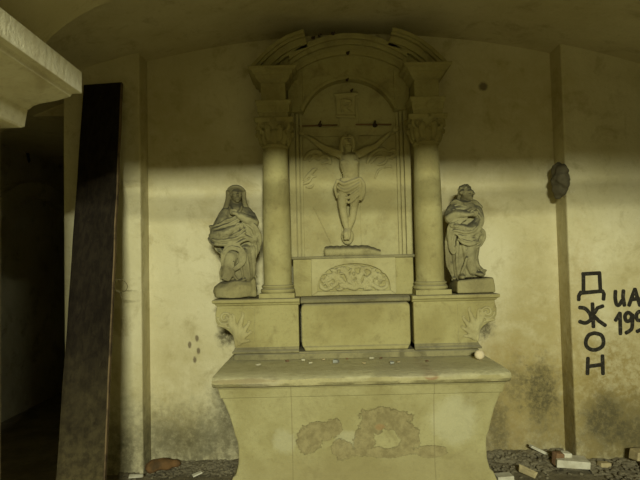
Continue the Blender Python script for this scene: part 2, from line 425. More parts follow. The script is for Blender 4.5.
# ------------------------------------------------------------------ altarpiece
RT = thing('altarpiece', 'carved yellow stone altarpiece with two columns and broken pediment behind the altar table', 'altarpiece', (AX,-.25,TZ))
def arcpts(x0, z0, r, a0, a1, n=14): return [(x0+r*math.cos(a0+(a1-a0)*i/n), z0+r*math.sin(a0+(a1-a0)*i/n)) for i in range(n+1)]
def spiral(cx, cz, r0, r1, a0, turns, y, n=40, sgn=1):
    return [(cx+(r0+(r1-r0)*i/n)*math.cos(a0+sgn*2*PI*turns*i/n), y, cz+(r0+(r1-r0)*i/n)*math.sin(a0+sgn*2*PI*turns*i/n)) for i in range(n+1)]
# plinth course on the slab
mb = MB(); mb.stack(AX-.865,AX+.865,-.47,-.005,[(.946,.012),(.985,.010),(.99,.002),(1.0,.0)])
build('plinth_course', mb, M['foot'], RT, bevel=.004)
for s in (-1,1):
    X = lambda x: AX + s*x
    ped = MB()
    poly = [(X(.41),1.0),(X(.865),1.0),(X(.865),1.05)]
    cv = [(.865,1.05),(.872,1.095),(.885,1.13),(.905,1.155),(.935,1.175),(.96,1.183),(.985,1.20),(1.002,1.235),(1.004,1.28),(.995,1.315),(.99,1.345)]
    poly += [(X(a),b) for a,b in cv[1:]] + [(X(.41),1.345)]
    ped.prism(poly,-.49,-.10)
    pd = build('pedestal', ped, M['retable'], RT, bevel=.006)
    # moulded foot and cap
    m = MB(); a,b = sorted((X(.41),X(.865))); sd = (1,0) if s<0 else (0,1)
    m.stack(a,b,-.49,-.1,[(1.0,.02),(1.012,.02),(1.024,.008),(1.036,.004),(1.041,0)],sd); build('foot_moulding', m, M['foot'], pd, bevel=.003)
    m = MB(); a,b = sorted((X(.40),X(.99))); m.stack(a,b,-.49,-.005,[(1.335,0),(1.345,.012),(1.352,.014),(1.36,.03),(1.378,.032),(1.384,.026)],sd); build('cap_moulding', m, M['retable'], pd, bevel=.003, rough=.004)
    m = MB(); a,b = sorted((X(.43),X(.80))); m.box(a,b,-.12,-.005,1.0,1.34)
    build('back_block', m, M['retable'], pd)
    # carved scroll and acanthus leaf on the console
    y = -.49; m = MB()
    m.tube(spiral(X(.935),1.255,.052,.010,s*PI*.0+(PI if s<0 else 0),1.6,y,sgn=-s), .010, 8, smooth=False)
    m.tube([(X(.985),y,1.20),(X(.95),y,1.192),(X(.915),y,1.185),(X(.885),y,1.16),(X(.87),y,1.12),(X(.86),y,1.05)], [.009]*6, 8)
    for k,(ax,az,bx,bz,r) in enumerate(((.84,1.06,.80,1.28,.017),(.84,1.07,.87,1.27,.015),(.83,1.06,.755,1.22,.016),(.84,1.06,.745,1.15,.014),(.84,1.06,.76,1.085,.012),(.87,1.15,.895,1.24,.012))):
        mx,mz = (ax+bx)/2+.012,(az+bz)/2+.012
        m.tube([(X(ax),y,az),(X(mx),y-.006,mz),(X(bx),y+.002,bz)],[.010,r*1.45,.007],8,flat=.8)
        m.tube([(X(bx),y,bz),(X(bx+.012),y-.006,bz+.008),(X(bx+.018),y,bz-.008)],[.007,.007,.005],8)
    m.tube([(X(.725),y,1.03),(X(.725),y,1.32)],.004,6,smooth=False)
    m.tube([(X(.725),y,1.32),(X(.985),y,1.325)],.004,6,smooth=False)
    m.tube([(X(.725),y,1.03),(X(.855),y,1.03)],.004,6,smooth=False)
    build('scroll_carving', m, M['relief'], pd, voxel=.0045, relax=2)
# centre block
mb = MB(); mb.loft([[(AX-w,y0,z),(AX+w,y0,z),(AX+w,-.02,z),(AX-w,-.02,z)] for z,w,y0 in ((1.0,.37,-.462),(1.02,.375,-.464),(1.035,.388,-.452),(1.055,.392,-.450),(1.30,.392,-.450),(1.325,.388,-.445),(1.338,.37,-.43))])
build('centre_block', mb, M['retable'], RT, bevel=.012, bseg=3)
mb = MB(); mb.stack(AX-.395,AX+.395,-.44,-.02,[(1.338,0),(1.345,.02),(1.362,.022),(1.372,.012),(1.384,-.02)],(0,0)); build('ledge', mb, M['foot'], RT, bevel=.003, rough=.006)
# relief block with the lunette
mb = MB(); mb.box(AX-.452,AX+.452,-.29,-.01,1.378,1.668); rb = build('relief_block', mb, M['retable'], RT, bevel=.008)
mb = MB(); mb.stack(AX-.455,AX+.455,-.29,-.01,[(1.655,0),(1.662,.012),(1.676,.014),(1.680,.004)]); build('block_cap', mb, M['foot'], rb, bevel=.003, rough=.004)
mb = MB(); poly = [(AX-.315,1.385),(AX+.315,1.385),(AX+.315,1.66),(AX-.315,1.66)]
lun = [(AX+.272*math.cos(PI*i/24), 1.415+.205*math.sin(PI*i/24)**.75) for i in range(25)]
outl = [(AX+.315*math.copysign(min(1,abs(math.cos(PI*i/24))*1.6),math.cos(PI*i/24)) , 1.385+.275*min(1,math.sin(PI*i/24)*1.6)) for i in range(25)]
mb.band(lun,outl,-.312,-.28); mb.band([lun[0],lun[-1]],[(AX+.315,1.385),(AX-.315,1.385)],-.312,-.28)
build('lunette_frame', mb, M['relief'], rb, bevel=.004)
m = MB(); y = -.29
for s in (-1,1):
    X = lambda x: AX + s*x
    m.tube([(X(.0),y,1.43),(X(.05),y-.004,1.455),(X(.10),y-.004,1.50),(X(.14),y-.004,1.535),(X(.185),y-.004,1.53),(X(.21),y-.002,1.495),(X(.19),y-.002,1.47),(X(.165),y-.002,1.485)],[.018,.019,.019,.018,.017,.015,.013,.012],8)
    m.tube([(X(.10),y,1.50),(X(.15),y-.004,1.455),(X(.205),y-.002,1.43),(X(.245),y,1.445),(X(.25),y,1.475)],[.015,.017,.016,.014,.010],8)
    m.tube([(X(.03),y,1.47),(X(.055),y-.004,1.54),(X(.09),y-.002,1.585),(X(.125),y,1.58)],[.016,.018,.015,.011],8)
    for (cx,cz,a,l) in ((.08,1.45,.5,.035),(.13,1.50,-1.0,.03),(.06,1.57,1.3,.03),(.15,1.57,.4,.028),(.22,1.55,-.6,.022),(.185,1.50,0,.016),(.11,1.43,.1,.028),(.235,1.50,1.4,.02),(.03,1.52,1.9,.028),(.17,1.44,.9,.02)):
        m.ell((X(cx),y-.006,cz),(l*1.05,.018,l*.5),(0,-a*s,0),10,6)
rl = random.Random(21)
for k in range(46):
    a = rl.uniform(.12,PI-.12); q = rl.uniform(.25,.93); lx, lz = AX+.262*q*math.cos(a), 1.425+.19*q*math.sin(a)**.8
    if lz < 1.43: continue
    m.ell((lx,y-.004-rl.uniform(0,.010),lz),(rl.uniform(.014,.026),.016,rl.uniform(.007,.011)),(0,rl.uniform(0,PI),0),8,6)
m.ell((AX,y-.004,1.46),(.022,.016,.03)); m.ell((AX,y-.003,1.545),(.018,.014,.045)); m.ell((AX-.02,y-.003,1.60),(.035,.01,.012)); m.ell((AX+.03,y-.003,1.595),(.035,.01,.012))
m.jitter(.007,26)
build('foliage_carving', m, M['relief'], rb, voxel=.0045, relax=2)
# bolster on top of the block
mb = MB()
secs = []
for i in range(37):
    t_ = i/36; x = AX-.212+.425*t_
    r = (.046 + .0022*math.cos(t_*2*PI*9)) * (min(1,(t_/.04))**.5*.25+.75 if t_<.04 else 1)
    k = 1 if t_<.72 else 1-.42*((t_-.72)/.28)**1.3
    secs.append([(x, -.235+r*1.5*math.cos(a)*k, 1.712-.046*(1-k)+r*math.sin(a)*k) for a in [2*PI*j/18 for j in range(18)]])
mb.loft(secs); build('stone_bolster', mb, M['base'], RT, smooth=True, rough=.006)
# main panel
PY = -.15
mb = MB(); mb.box(AX-.47,AX+.47,PY,-.01,1.66,3.10)
pn = build('relief_panel', mb, M['relief'], RT)
for s in (-1,1):
    mb = MB()
    for (a,b,yy) in ((.365,.386,-.170),(.385,.393,-.158),(.392,.416,-.182),(.415,.423,-.165),(.422,.47,-.195)):
        x0,x1 = sorted((AX+s*a,AX+s*b)); mb.box(x0,x1,yy,-.14,1.668,2.80)
    build('panel_moulding', mb, M['relief'], pn, bevel=.004)
# shallow cross
mb = MB(); mb.box(AX-.075,AX+.075,PY-.010,PY+.01,1.70,2.86); mb.box(AX-.365,AX+.36,PY-.012,PY+.01,2.615,2.69)
build('cross', mb, M['relief'], pn, bevel=.004)
# scroll tablet at the head of the cross
mb = MB(); c = at(345.5,106,PY)
mb.box(c.x-.075,c.x+.075,PY-.022,PY,c.z-.085,c.z+.085)
mb.tube([(c.x-.085,PY-.02,c.z+.085),(c.x+.09,PY-.02,c.z+.09)],.014,8,smooth=False)
mb.tube([(c.x-.075,PY-.02,c.z-.085),(c.x+.07,PY-.02,c.z-.09)],.012,8,smooth=False)
mb.tube([(c.x-.03,PY-.024,c.z-.05),(c.x-.035,PY-.026,c.z+.04)],.008,6,smooth=False)
mb.tube([(c.x-.02,PY-.024,c.z+.045),(c.x+.04,PY-.026,c.z+.03),(c.x+.03,PY-.026,c.z-.005),(c.x-.01,PY-.024,c.z-.015),(c.x+.05,PY-.024,c.z-.065)],.008,6)
build('scroll_tablet', mb, M['relief'], pn, voxel=.005, relax=2)
# swirling clouds
def swirl(pxs, r): return [at(a,b,PY-.006) for a,b in pxs], r
clouds = [
  [([(304,160),(308,154),(315,151),(321,153),(323,158)],.012),([(309,161),(314,157),(319,160)],.010),([(318,160),(323,156),(329,158),(331,163)],.012),([(322,164),(328,162),(331,165)],.009),([(312,154),(316,156),(320,156)],.010)],
  [([(304,180),(309,175),(314,170),(317,169)],.012),([(303,184),(308,182),(312,178)],.011),([(311,177),(316,176)],.009),([(306,187),(311,187),(314,184)],.009)],
  [([(367,163),(371,155),(377,150),(383,149),(388,152)],.012),([(371,163),(376,157),(382,156)],.010),([(386,157),(392,157),(396,153),(395,149)],.012),([(388,152),(393,150),(397,151)],.010),([(378,165),(384,163),(388,158)],.010)],
  [([(375,178),(378,171),(382,168)],.008),([(384,168),(389,166),(392,168)],.007)]]
for cl in clouds:
    m = MB()
    for pts, r in cl: m.tube([at(a,b,PY-.004) for a,b in pts],[r*.9]+[r*1.5]*(len(pts)-2)+[r*.7] if len(pts)>2 else [r*1.5,r],8)
    build('cloud_carving', m, M['relief'], pn, voxel=.0045, relax=2)
mb = MB(); mb.tube([at(314,208,PY-.002),at(331,243,PY-.002)],.0045,6,smooth=False)
build('lance_carving', mb, M['relief'], pn)

# crucified figure in relief
CY = -.195
def A(px,py,dy=0): return at(px,py,CY+dy)
m = MB()
m.tube([A(349,157,.0),A(349.5,165,-.012),A(350.5,172,-.008),A(351,180,0)],[.070,.078,.066,.064],16,flat=.75)
for q in (-1,1): m.ell(A(349.5+5*q,162.5,-.048),(.034,.018,.024))
for k in range(3): 
    for q in (-1,1): m.tube([A(350+2*q,167.5+k*2.3,-.052),A(350+8.5*q,169+k*2.4,-.03)],.004,6,smooth=False)
m.ell(A(350.5,174.5,-.04),(.035,.018,.03))
m.tube([A(348.5,156),A(347,149,-.02)],[.034,.030],10)
for sh,el,wr,hd in (((341,154.5),(322,146.5),(308,136.5),(303,133.5)),((358,154),(376,145.5),(390,133),(395,129.5))):
    m.tube([A(*sh,-.005),A((sh[0]+el[0])/2,(sh[1]+el[1])/2,-.008),A(*el,-.005),A((el[0]+wr[0])/2,(el[1]+wr[1])/2,0),A(*wr,.012)],[.035,.031,.023,.022,.014],12)
    q = -1 if sh[0]<350 else 1
    h = A(*hd,.012); m.ell(h,(.024,.012,.020),(0,.5*q,0))
    for i,(dx,dz,l) in enumerate(((.02,.022,.030),(.028,.012,.036),(.030,0,.034),(.026,-.012,.026))):
        a = h+Vector((q*.012,-.004,dz*.6)); b = h+Vector((q*(.012+l*.6),-.014,dz*.9)); c_ = h+Vector((q*(.004+l*.55),-.026,dz*.5-.006)); m.tube([a,b,c_],[.007,.0065,.005],6)
    m.tube([h+Vector((-q*.008,-.006,.012)),h+Vector((q*.004,-.018,.026))],[.007,.005],6,smooth=False)
# head, bowed to the figure's right
hc = A(347.5,142.5,-.035)
m.ell(hc,(.045,.05,.056),(0,.12,0)); m.ell(hc+Vector((.004,-.012,-.035)),(.032,.034,.032))
m.tube([hc+Vector((.001,-.046,.012)),hc+Vector((.004,-.062,-.012))],[.007,.010],8,smooth=False)
for q in (-1,1): m.tube([hc+Vector((.004*q,-.048,.014)),hc+Vector((.028*q,-.042,.012))],.007,6,smooth=False)
m.tube([hc+Vector((-.012,-.046,-.03)),hc+Vector((.02,-.046,-.03))],.006,6,smooth=False)
for q in (-1,1): m.ell(hc+Vector((.044*q,.0,-.004)),(.008,.012,.016))
# legs and crossed feet
m.tube([A(343.8,188,-.005),A(342.5,200,-.035),A(342.8,209,-.045),A(344.8,220,-.015),A(347,230,-.008)],[.045,.040,.031,.030,.019],14)
m.tube([A(356,188,-.005),A(355,199,-.02),A(353.6,208,-.028),A(352,219,-.002),A(348.5,230,0)],[.045,.039,.030,.029,.018],14)
m.tube([A(347,229,-.01),A(346,234,-.04),A(346.5,238,-.052)],[.022,.024,.018],10)
m.tube([A(348.5,229,-.002),A(348.5,234,-.032),A(348,239,-.042)],[.022,.022,.016],10)
for i in range(5): m.ell(A(344.6+i*1.0,239.2-.25*abs(i-1),-.056),(.006,.007,.007),seg=8,rings=6)
ch = build('crucified_figure', m, M['relief'], pn, voxel=.0038, relax=1)
m = MB()
for q in (-1,1):
    for k in range(3):
        m.tube([hc+Vector((q*(.012+.014*k),-.03+.012*k,.052-.006*k)),hc+Vector((q*(.040+.005*k),-.032+.014*k,.02)),hc+Vector((q*(.044+.006*k),-.024+.014*k,-.03)),hc+Vector((q*(.036+.010*k),-.018+.016*k,-.075))],[.012,.013,.012,.007],8)
m.ell(hc+Vector((0,.012,.022)),(.047,.045,.042))
m.tube([hc+Vector((.05*math.cos(a),.0+.048*math.sin(a),.03)) for a in [PI+PI*i/8 for i in range(9)]],.009,8)
for dx in (-.012,.006,.02): m.tube([hc+Vector((dx,-.038,-.042)),hc+Vector((dx*.7+.003,-.036,-.078))],[.012,.005],8,smooth=False)
build('hair', m, M['relief'], ch, voxel=.0042, relax=1)
m = MB()
m.zloft([(A(350,195).x,CY-.004,A(350,195).z,.092,.055),(A(350,189).x,CY-.004,A(350,189).z,.108,.066),(A(350,183).x,CY,A(350,183).z,.102,.066),(A(350.5,178).x,CY,A(350.5,178).z,.082,.06)])
for pts,r in (([(337,180),(344,184),(353,181),(361,178)],.016),([(336,186),(345,191),(356,186),(362,181)],.015),([(337,193),(347,198),(357,191),(364,184)],.014),([(341,200),(350,202),(358,195),(365,188)],.013),([(360,178),(363.5,184),(363.5,193),(361,200)],.016),([(360,182),(362,191),(359,200)],.014),([(337,181),(335,188),(337,198)],.014),([(345,190),(343,200),(344,206)],.012),([(356,188),(352,198),(351,207)],.013)):
    n = len(pts); m.tube([A(a,b,-.062 if 0<i<n-1 else -.04) for i,(a,b) in enumerate(pts)],[r*.7]+[r]*(n-2)+[r*.6],8)
build('loincloth', m, M['relief'], ch, voxel=.0045, relax=2)
# small carved head-shaped bracket under the feet
m = MB(); b = A(347.5,236.5,.025); m.ell(b,(.052,.03,.062)); m.ell(b+Vector((0,-.012,-.03)),(.04,.028,.036))
build('foot_bracket', m, M['relief'], pn, voxel=.005, relax=2)

# tympanum arch, spandrels and upper curved cornice
mb = MB(); hw, rise, sz = .352, .245, 2.795
R = (hw*hw+rise*rise)/(2*rise); cz = sz+rise-R; a0 = math.asin(hw/R)
inn = [(AX+R*math.sin(-a0+2*a0*i/28), cz+R*math.cos(-a0+2*a0*i/28)) for i in range(29)]
def up(x, zc, zs, w=.42): # segmental line: height zc at the centre, zs at +-w
    d = zc-zs; r = (w*w+d*d)/(2*d); return zc - r + math.sqrt(max(0,r*r-(x-AX)**2))
mb.band(inn,[(x,up(x,3.235,3.10)) for x,z in inn],-.235,-.10)
for s in (-1,1):
    x0,x1 = sorted((AX+s*.352,AX+s*.47)); mb.prism([(x0,sz),(x1,sz),(x1,up(x1,3.235,3.10)),(x0,up(x0,3.235,3.10))],-.235,-.10)
ta = build('arched_slab', mb, M['retable'], RT, bevel=.005)
mb = MB()
mb.band([(x,z-.004) for x,z in inn],[(AX+(x-AX)*1.07,z+.024*(1-.5*abs(x-AX)/.35)) for x,z in inn],-.25,-.2)
build('arch_moulding', mb, M['retable'], ta, bevel=.004)
mb = MB(); xs = [AX-.45+.90*i/24 for i in range(25)]
for z0,z1,yy in ((3.225,3.262,-.262),(3.258,3.30,-.255),(3.296,3.335,-.285),(3.33,3.372,-.31)):
    mb.band([(x,up(x,z0,z0-.135)) for x in xs],[(x,up(x,z1,z1-.135)) for x in xs],yy,-.08)
build('curved_cornice', mb, M['retable'], RT, bevel=.004)

# columns with base, capital and entablature block
for s in (-1,1):
    cx, cy = AX+s*.565, -.335
    m = MB(); m.lathe([(.110,1.462),(.108,1.475),(.104,1.49),(.105,1.7),(.105,1.95),(.100,2.2),(.092,2.45),(.090,2.485),(.098,2.492),(.100,2.502),(.097,2.512),(.089,2.516),(.089,2.53)],cx,cy,40)
    cl = build('column', m, M['retable'], RT, smooth=True)
    m = MB(); m.box(cx-.128,cx+.128,cy-.128,cy+.128,1.38,1.418)
    m.lathe([(.115,1.416),(.125,1.424),(.128,1.434),(.125,1.444),(.114,1.450),(.112,1.454),(.119,1.460),(.121,1.467),(.117,1.474),(.107,1.477)],cx,cy,40)
    build('column_base', m, M['retable'], cl, smooth=True)
    m = MB(); m.lathe([(.085,2.525),(.090,2.56),(.100,2.61),(.115,2.655),(.122,2.668),(.10,2.67)],cx,cy,32)
    for tier,(z0,z1,r0,n,off,w) in enumerate(((2.522,2.60,.092,8,0,.036),(2.54,2.635,.098,8,.5,.033))):
        for k in range(n):
            a = 2*PI*(k+off)/n; d = Vector((math.cos(a),math.sin(a),0)); c = Vector((cx,cy,0))
            m.tube([c+d*r0+Vector((0,0,z0)),c+d*(r0+.006)+Vector((0,0,(z0+z1)/2)),c+d*(r0+.016)+Vector((0,0,z1-.012)),c+d*(r0+.040)+Vector((0,0,z1)),c+d*(r0+.044)+Vector((0,0,z1-.02))],[w*.7,w*.85,w*.75,w*.5,w*.25],8,flat=.5)
    for k in range(4):
        a = PI/4+k*PI/2; d = Vector((math.cos(a),math.sin(a),0)); tt = Vector((-d.y,d.x,0))
        c = Vector((cx,cy,0))+d*.128
        m.tube([c+d*(-.05)+Vector((0,0,2.60)),c+d*(-.01)+Vector((0,0,2.65)),c+d*.022+Vector((0,0,2.652)),c+d*.030+Vector((0,0,2.628)),c+d*.012+Vector((0,0,2.618)),c+d*.006+Vector((0,0,2.634))],[.012,.015,.015,.013,.011,.009],8)
    for k in range(4):
        a = k*PI/2; d = Vector((math.cos(a),math.sin(a),0)); m.ell(Vector((cx,cy,2.682))+d*.118,(.02,.02,.016))
    n = 32; ab = []
    for zz,e in ((2.664,0),(2.672,.006),(2.695,.010),(2.702,.010)):
        ab.append([(cx+(.118+e+.022*abs(math.sin(2*(2*PI*j/n)))**3)*math.copysign(min(1,abs(math.cos(2*PI*j/n))*1.35),math.cos(2*PI*j/n)), cy+(.118+e)*math.copysign(min(1,abs(math.sin(2*PI*j/n))*1.35),math.sin(2*PI*j/n)), zz) for j in range(n)])
    m.loft(ab)
    build('capital', m, M['retable'], cl, voxel=.0048, relax=1)
    m = MB(); m.stack(cx-.108,cx+.108,cy-.108,-.02,[(2.70,.0),(2.735,.0),(2.738,.008),(2.79,.008),(2.795,.016),(2.815,.022),(2.825,.022),(2.826,-.018),(2.96,-.018),(2.965,-.008),(2.98,.006),(2.985,.012),(3.01,.020),(3.016,.034),(3.035,.04),(3.045,.062),(3.063,.068),(3.068,.056)])
    build('entablature', m, M['retable'], RT, bevel=.003, rough=.004)
    # one half of the broken pediment
    px_out = [(.758,3.085),(.70,3.15),(.63,3.22),(.55,3.285),(.46,3.337),(.40,3.360),(.335,3.378)]
    sub = []
    for (a,b),(c_,d_) in zip(px_out[:-1],px_out[1:]):
        for k in range(3): sub.append((a+(c_-a)*k/3,b+(d_-b)*k/3))
    sub.append(px_out[-1])
    def off(t0,t1):
        o0,o1 = [],[]
        for i,(x,z) in enumerate(sub):
            a = sub[max(i-1,0)]; b = sub[min(i+1,len(sub)-1)]; tx,tz = b[0]-a[0],b[1]-a[1]; l = math.hypot(tx,tz); nx,nz = -tz/l,tx/l
            if nz > 0: nx,nz = -nx,-nz
            o0.append((AX+s*(x+nx*t0),max(3.062,z+nz*t0))); o1.append((AX+s*(x+nx*t1),max(3.058,z+nz*t1)))
        return o0,o1
    m = MB()
    for t0,t1,yy in ((0,.028,-.38),(.026,.048,-.365),(.046,.095,-.335),(.093,.115,-.31)):
        a,b = off(t0,t1); m.band(b,a,yy,-.02)
    build('pediment_half', m, M['retable'], RT, bevel=.003)
    # solid wall of the pediment below its sloping cornice
    m = MB(); m.prism([(AX+s*.40,3.06),(AX+s*.70,3.06),(AX+s*.66,3.13),(AX+s*.56,3.22),(AX+s*.46,3.27),(AX+s*.40,3.28)],-.27,-.02)
    build('pediment_field', m, M['retable'], RT)

# iron cramps, pins and rust lines left in the stone
for x0,x1,xd in ((299,337,320),(356,391,375)):
    m = MB(); a = at(x0,126 if x0<340 else 124.5,PY-.014); b = at(x1,125 if x0<340 else 124.5,PY-.014); m.tube([a,b],.006,6,smooth=False)
    c = build('cramp_bar', m, M['rust'], RT)
    d = at(xd,125,PY-.018); m = MB(); m.ell(d,(.018,.012,.018)); m.tube([d+Vector((-.006,0,.0)),d+Vector((.004,0,.032))],[.012,.006],6,smooth=False); m.jitter(.006,40)
    build('cramp_head', m, M['iron'], c)
for px,py,yy,r in ((347.5,53,-.265,.014),(347,80,-.255,.012),(351.5,90.5,PY-.006,.012),(313,38,-.315,.014),(319.5,36,-.315,.013),(333,33.5,-.315,.014)):
    d = at(px,py,yy); m = MB(); m.ell(d,(r,r*.9,r)); m.tube([d,d+Vector((r*.9,-.006,r*.7))],[r*.7,r*.5],6,smooth=False); m.jitter(.005,40)
    build('iron_pin', m, M['iron'], RT)
# dark putty gone from the joints beside the centre block leaves two open slots: built by the gaps themselves

# ------------------------------------------------------------------ statues
SY = -.32
SX = -.018
def S(px,py,dy=0): return at(px,py,SY+dy)+Vector((SX,0,0))
def ring_at(px,py,rx,ry,dy=0): p = S(px,py,dy); return (p.x,p.y,p.z,rx,ry)
def face(m, c, turn, k=1):
    d = Vector((math.sin(turn),-math.cos(turn),0)); r = Vector((math.cos(turn),math.sin(turn),0)); u = Vector((0,0,1))
    m.ell(c,(.043*k,.048*k,.058*k),(0,0,turn))
    m.ell(c+d*.016*k-u*.030*k,(.030*k,.032*k,.030*k))
    m.tube([c+d*.047*k+u*.010*k,c+d*.062*k-u*.012*k],[.007*k,.010*k],8,smooth=False)
    for q in (-1,1):
        m.tube([c+d*.047*k+u*.014*k+r*q*.006*k,c+d*.038*k+u*.014*k+r*q*.032*k],.008*k,6,smooth=False)
        m.ell(c+d*.037*k-u*.010*k+r*q*.022*k,(.012*k,.012*k,.012*k)); m.ell(c+r*q*.043*k-u*.004*k,(.008*k,.012*k,.016*k))
    m.tube([c+d*.048*k-u*.030*k-r*.012*k,c+d*.048*k-u*.030*k+r*.012*k],.006*k,6,smooth=False); m.ell(c+d*.042*k-u*.050*k,(.014*k,.012*k,.010*k))
def hand(m, p, d, up_, k=1):
    """palm, four bent fingers and a thumb; d = where the fingers point, up_ = towards the thumb"""
    d = d.normalized(); up_ = (up_-d*up_.dot(d)).normalized(); n = d.cross(up_)
    m.tube([p-d*.014*k,p+d*.022*k],[.017*k,.019*k],8,smooth=False)
    for i,l in enumerate((.030,.036,.034,.026)):
        o = up_*(.016-.011*i)*k
        m.tube([p+d*.020*k+o,p+d*(.020+l*.6)*k+o+n*.004*k,p+d*(.020+l)*k+o+n*.014*k],[.0065*k,.006*k,.005*k],6)
    m.tube([p+up_*.012*k,p+up_*.026*k+d*.012*k,p+up_*.028*k+d*.028*k],[.007*k,.0065*k,.005*k],6)

def drape(m, pts, rs, n=3):
    """a band of cloth: n fold ridges side by side, each wandering a little, over a thin backing"""
    P = [Vector(p) for p in pts]; rr = random.Random(len(pts)*31+int(P[0].x*100))
    for k in range(n):
        o = (k-(n-1)/2)/max(1,(n-1)/2); q = []
        for i,p in enumerate(P):
            d = (P[min(i+1,len(P)-1)]-P[max(i-1,0)]).normalized(); nn = Vector((-d.z,0,d.x))
            q.append(p + nn*o*rs[i]*.95 + Vector((0,rs[i]*(.35*abs(o)-.35),0)) + Vector((rr.uniform(-1,1),rr.uniform(-1,1),rr.uniform(-1,1)))*rs[i]*.22)
        m.tube(q,[r*(.34 if k%2 else .46)*rr.uniform(.85,1.15) for r in rs],8)
    m.tube([p+Vector((0,.012,0)) for p in P],[r*.55 for r in rs],10)

# --- left: veiled figure
st = thing('stone_statue', 'weathered stone statue of a veiled robed figure on a rounded rock base', 'statue', S(238,299,0), 'statues flanking the altarpiece')
m = MB()
m.zloft([ring_at(240,280,.118,.085),ring_at(240,272,.108,.09),ring_at(241,262,.105,.09),ring_at(241,252,.112,.092),ring_at(240,242,.125,.092),ring_at(238,232,.118,.09),ring_at(238,222,.105,.085),ring_at(238.5,214,.090,.078),ring_at(239,208,.070,.066),ring_at(238,203,.05,.05),ring_at(238.5,198,.034,.036)],24)
hc = S(238.8,194.5,-.03); face(m, hc, .35)
# forward knee, shin and trailing leg under the cloth
m.ell(S(234,255,-.085),(.055,.055,.07)); m.tube([S(234,254,-.09),S(231,266,-.10),S(229,277,-.085)],[.052,.046,.04],12)
m.tube([S(247,248,-.05),S(249,262,-.06),S(250,278,-.05)],[.05,.048,.045],12)
m.ell(S(229,279.3,-.095),(.03,.035,.014),(0,.2,0)); m.ell(S(246,279.6,-.085),(.03,.03,.014),(0,-.2,0))
# arms
m.tube([S(230,211,-.01),S(224,222,-.03),S(219,234,-.05)],[.044,.050,.054],12)
m.tube([S(218,235,-.05),S(227,234,-.11),S(237,228,-.14)],[.052,.046,.026],12); hand(m,S(239,227,-.145),Vector((1,-.1,.3)),Vector((0,-.3,1)))
m.tube([S(247,211,-.01),S(252.5,217,-.04),S(256,224,-.07)],[.042,.044,.044],12)
m.tube([S(256,223,-.07),S(249,219,-.12),S(241,215,-.13)],[.044,.038,.024],12); hand(m,S(239,213.5,-.135),Vector((-1,-.1,.4)),Vector((.2,-.3,1)))
# cloth folds over the gown
for pts,r in (([(247,250,-.10),(250,262,-.105),(252,277,-.09)],.013),([(242,252,-.115),(243,264,-.11),(246,278,-.10)],.012),([(238,268,-.12),(236,274,-.11),(240,280,-.10)],.012),([(226,262,-.09),(224,270,-.09),(223,279,-.08)],.013),
              ([(254,243,-.05),(256,258,-.06),(256,276,-.05)],.02),([(232,262,-.135),(228,272,-.125),(225,279,-.11)],.012),([(236,262,-.135),(235,272,-.12),(232,279,-.115)],.011),([(232,206,-.06),(236,214,-.085),(243,217,-.09)],.013),([(244,206,-.06),(241,212,-.08),(236,217,-.09)],.012)):
    m.tube([S(*p) for p in pts],[r*.8,r,r*.7],8)
m.jitter(.006,20)
fg = build('robed_figure', m, M['statue'], st, voxel=.005, relax=1)
m = MB()
m.ell(S(238.4,192.8,-.008),(.053,.056,.062)); m.tube([S(230.5,191,-.02),S(230.5,199,-.02),S(228.5,208,-.02),S(226,215,-.02)],[.018,.020,.024,.022],10); m.tube([S(246.5,191,-.02),S(246.5,199,-.02),S(248,206,-.02),S(250,211,-.02)],[.016,.018,.020,.016],10)
m.tube([S(231,189.5,-.045),S(235,186.8,-.06),S(241,186.8,-.06),S(246,190,-.04)],[.013,.014,.014,.013],8)
build('veil', m, M['statue'], fg, voxel=.0052, relax=2)
m = MB()
for pts,rs in (([(213,236,-.03),(217,241,-.08),(228,240,-.125),(238,234,-.145),(247,229,-.14)],[.03,.034,.034,.03,.02]),([(214,230,-.03),(221,228,-.09),(232,223,-.12),(243,217,-.12)],[.032,.034,.028,.016]),
               ([(245,222,-.12),(253,228,-.11),(257.5,236,-.07),(259,244,-.04),(257,254,-.02)],[.022,.03,.034,.03,.018]),([(225,241,-.12),(236,240,-.14),(248,236,-.12),(256,240,-.08)],[.026,.03,.028,.02]),
               ([(227,268,-.12),(226,256,-.12),(231,248,-.135),(239,247,-.14),(245,253,-.13),(244,263,-.125),(236,270,-.13)],[.014,.017,.018,.018,.017,.015,.010]),
               ([(254,240,-.06),(256,252,-.05),(251,266,-.05),(254,278,-.03)],[.03,.028,.026,.03]),([(219,240,-.02),(222,247,-.02),(226,252,-.05)],[.03,.026,.02]),([(226,224,-.11),(231,230,-.14),(240,231,-.15)],[.012,.014,.010])):
    drape(m,[S(*p) for p in pts],rs)
m.jitter(.008,20)
build('mantle', m, M['statue'], fg, voxel=.0052, relax=1)
m = MB()
m.zloft([ring_at(238,300.5,.135,.12),ring_at(238,297,.155,.14),ring_at(238,291,.165,.15),ring_at(238.5,286,.158,.14),ring_at(240,282,.135,.115),ring_at(241,279,.08,.07)],28)
m.tube([S(252,276,.0),S(255,282,-.03),S(256,290,-.05),S(257,297,-.05)],[.035,.03,.026,.02],10)
m.jitter(.018,9)
for v in m.v: v.z = max(v.z,1.391)
build('rock_base', m, M['base'], st, voxel=.008, relax=1)

SX = .008
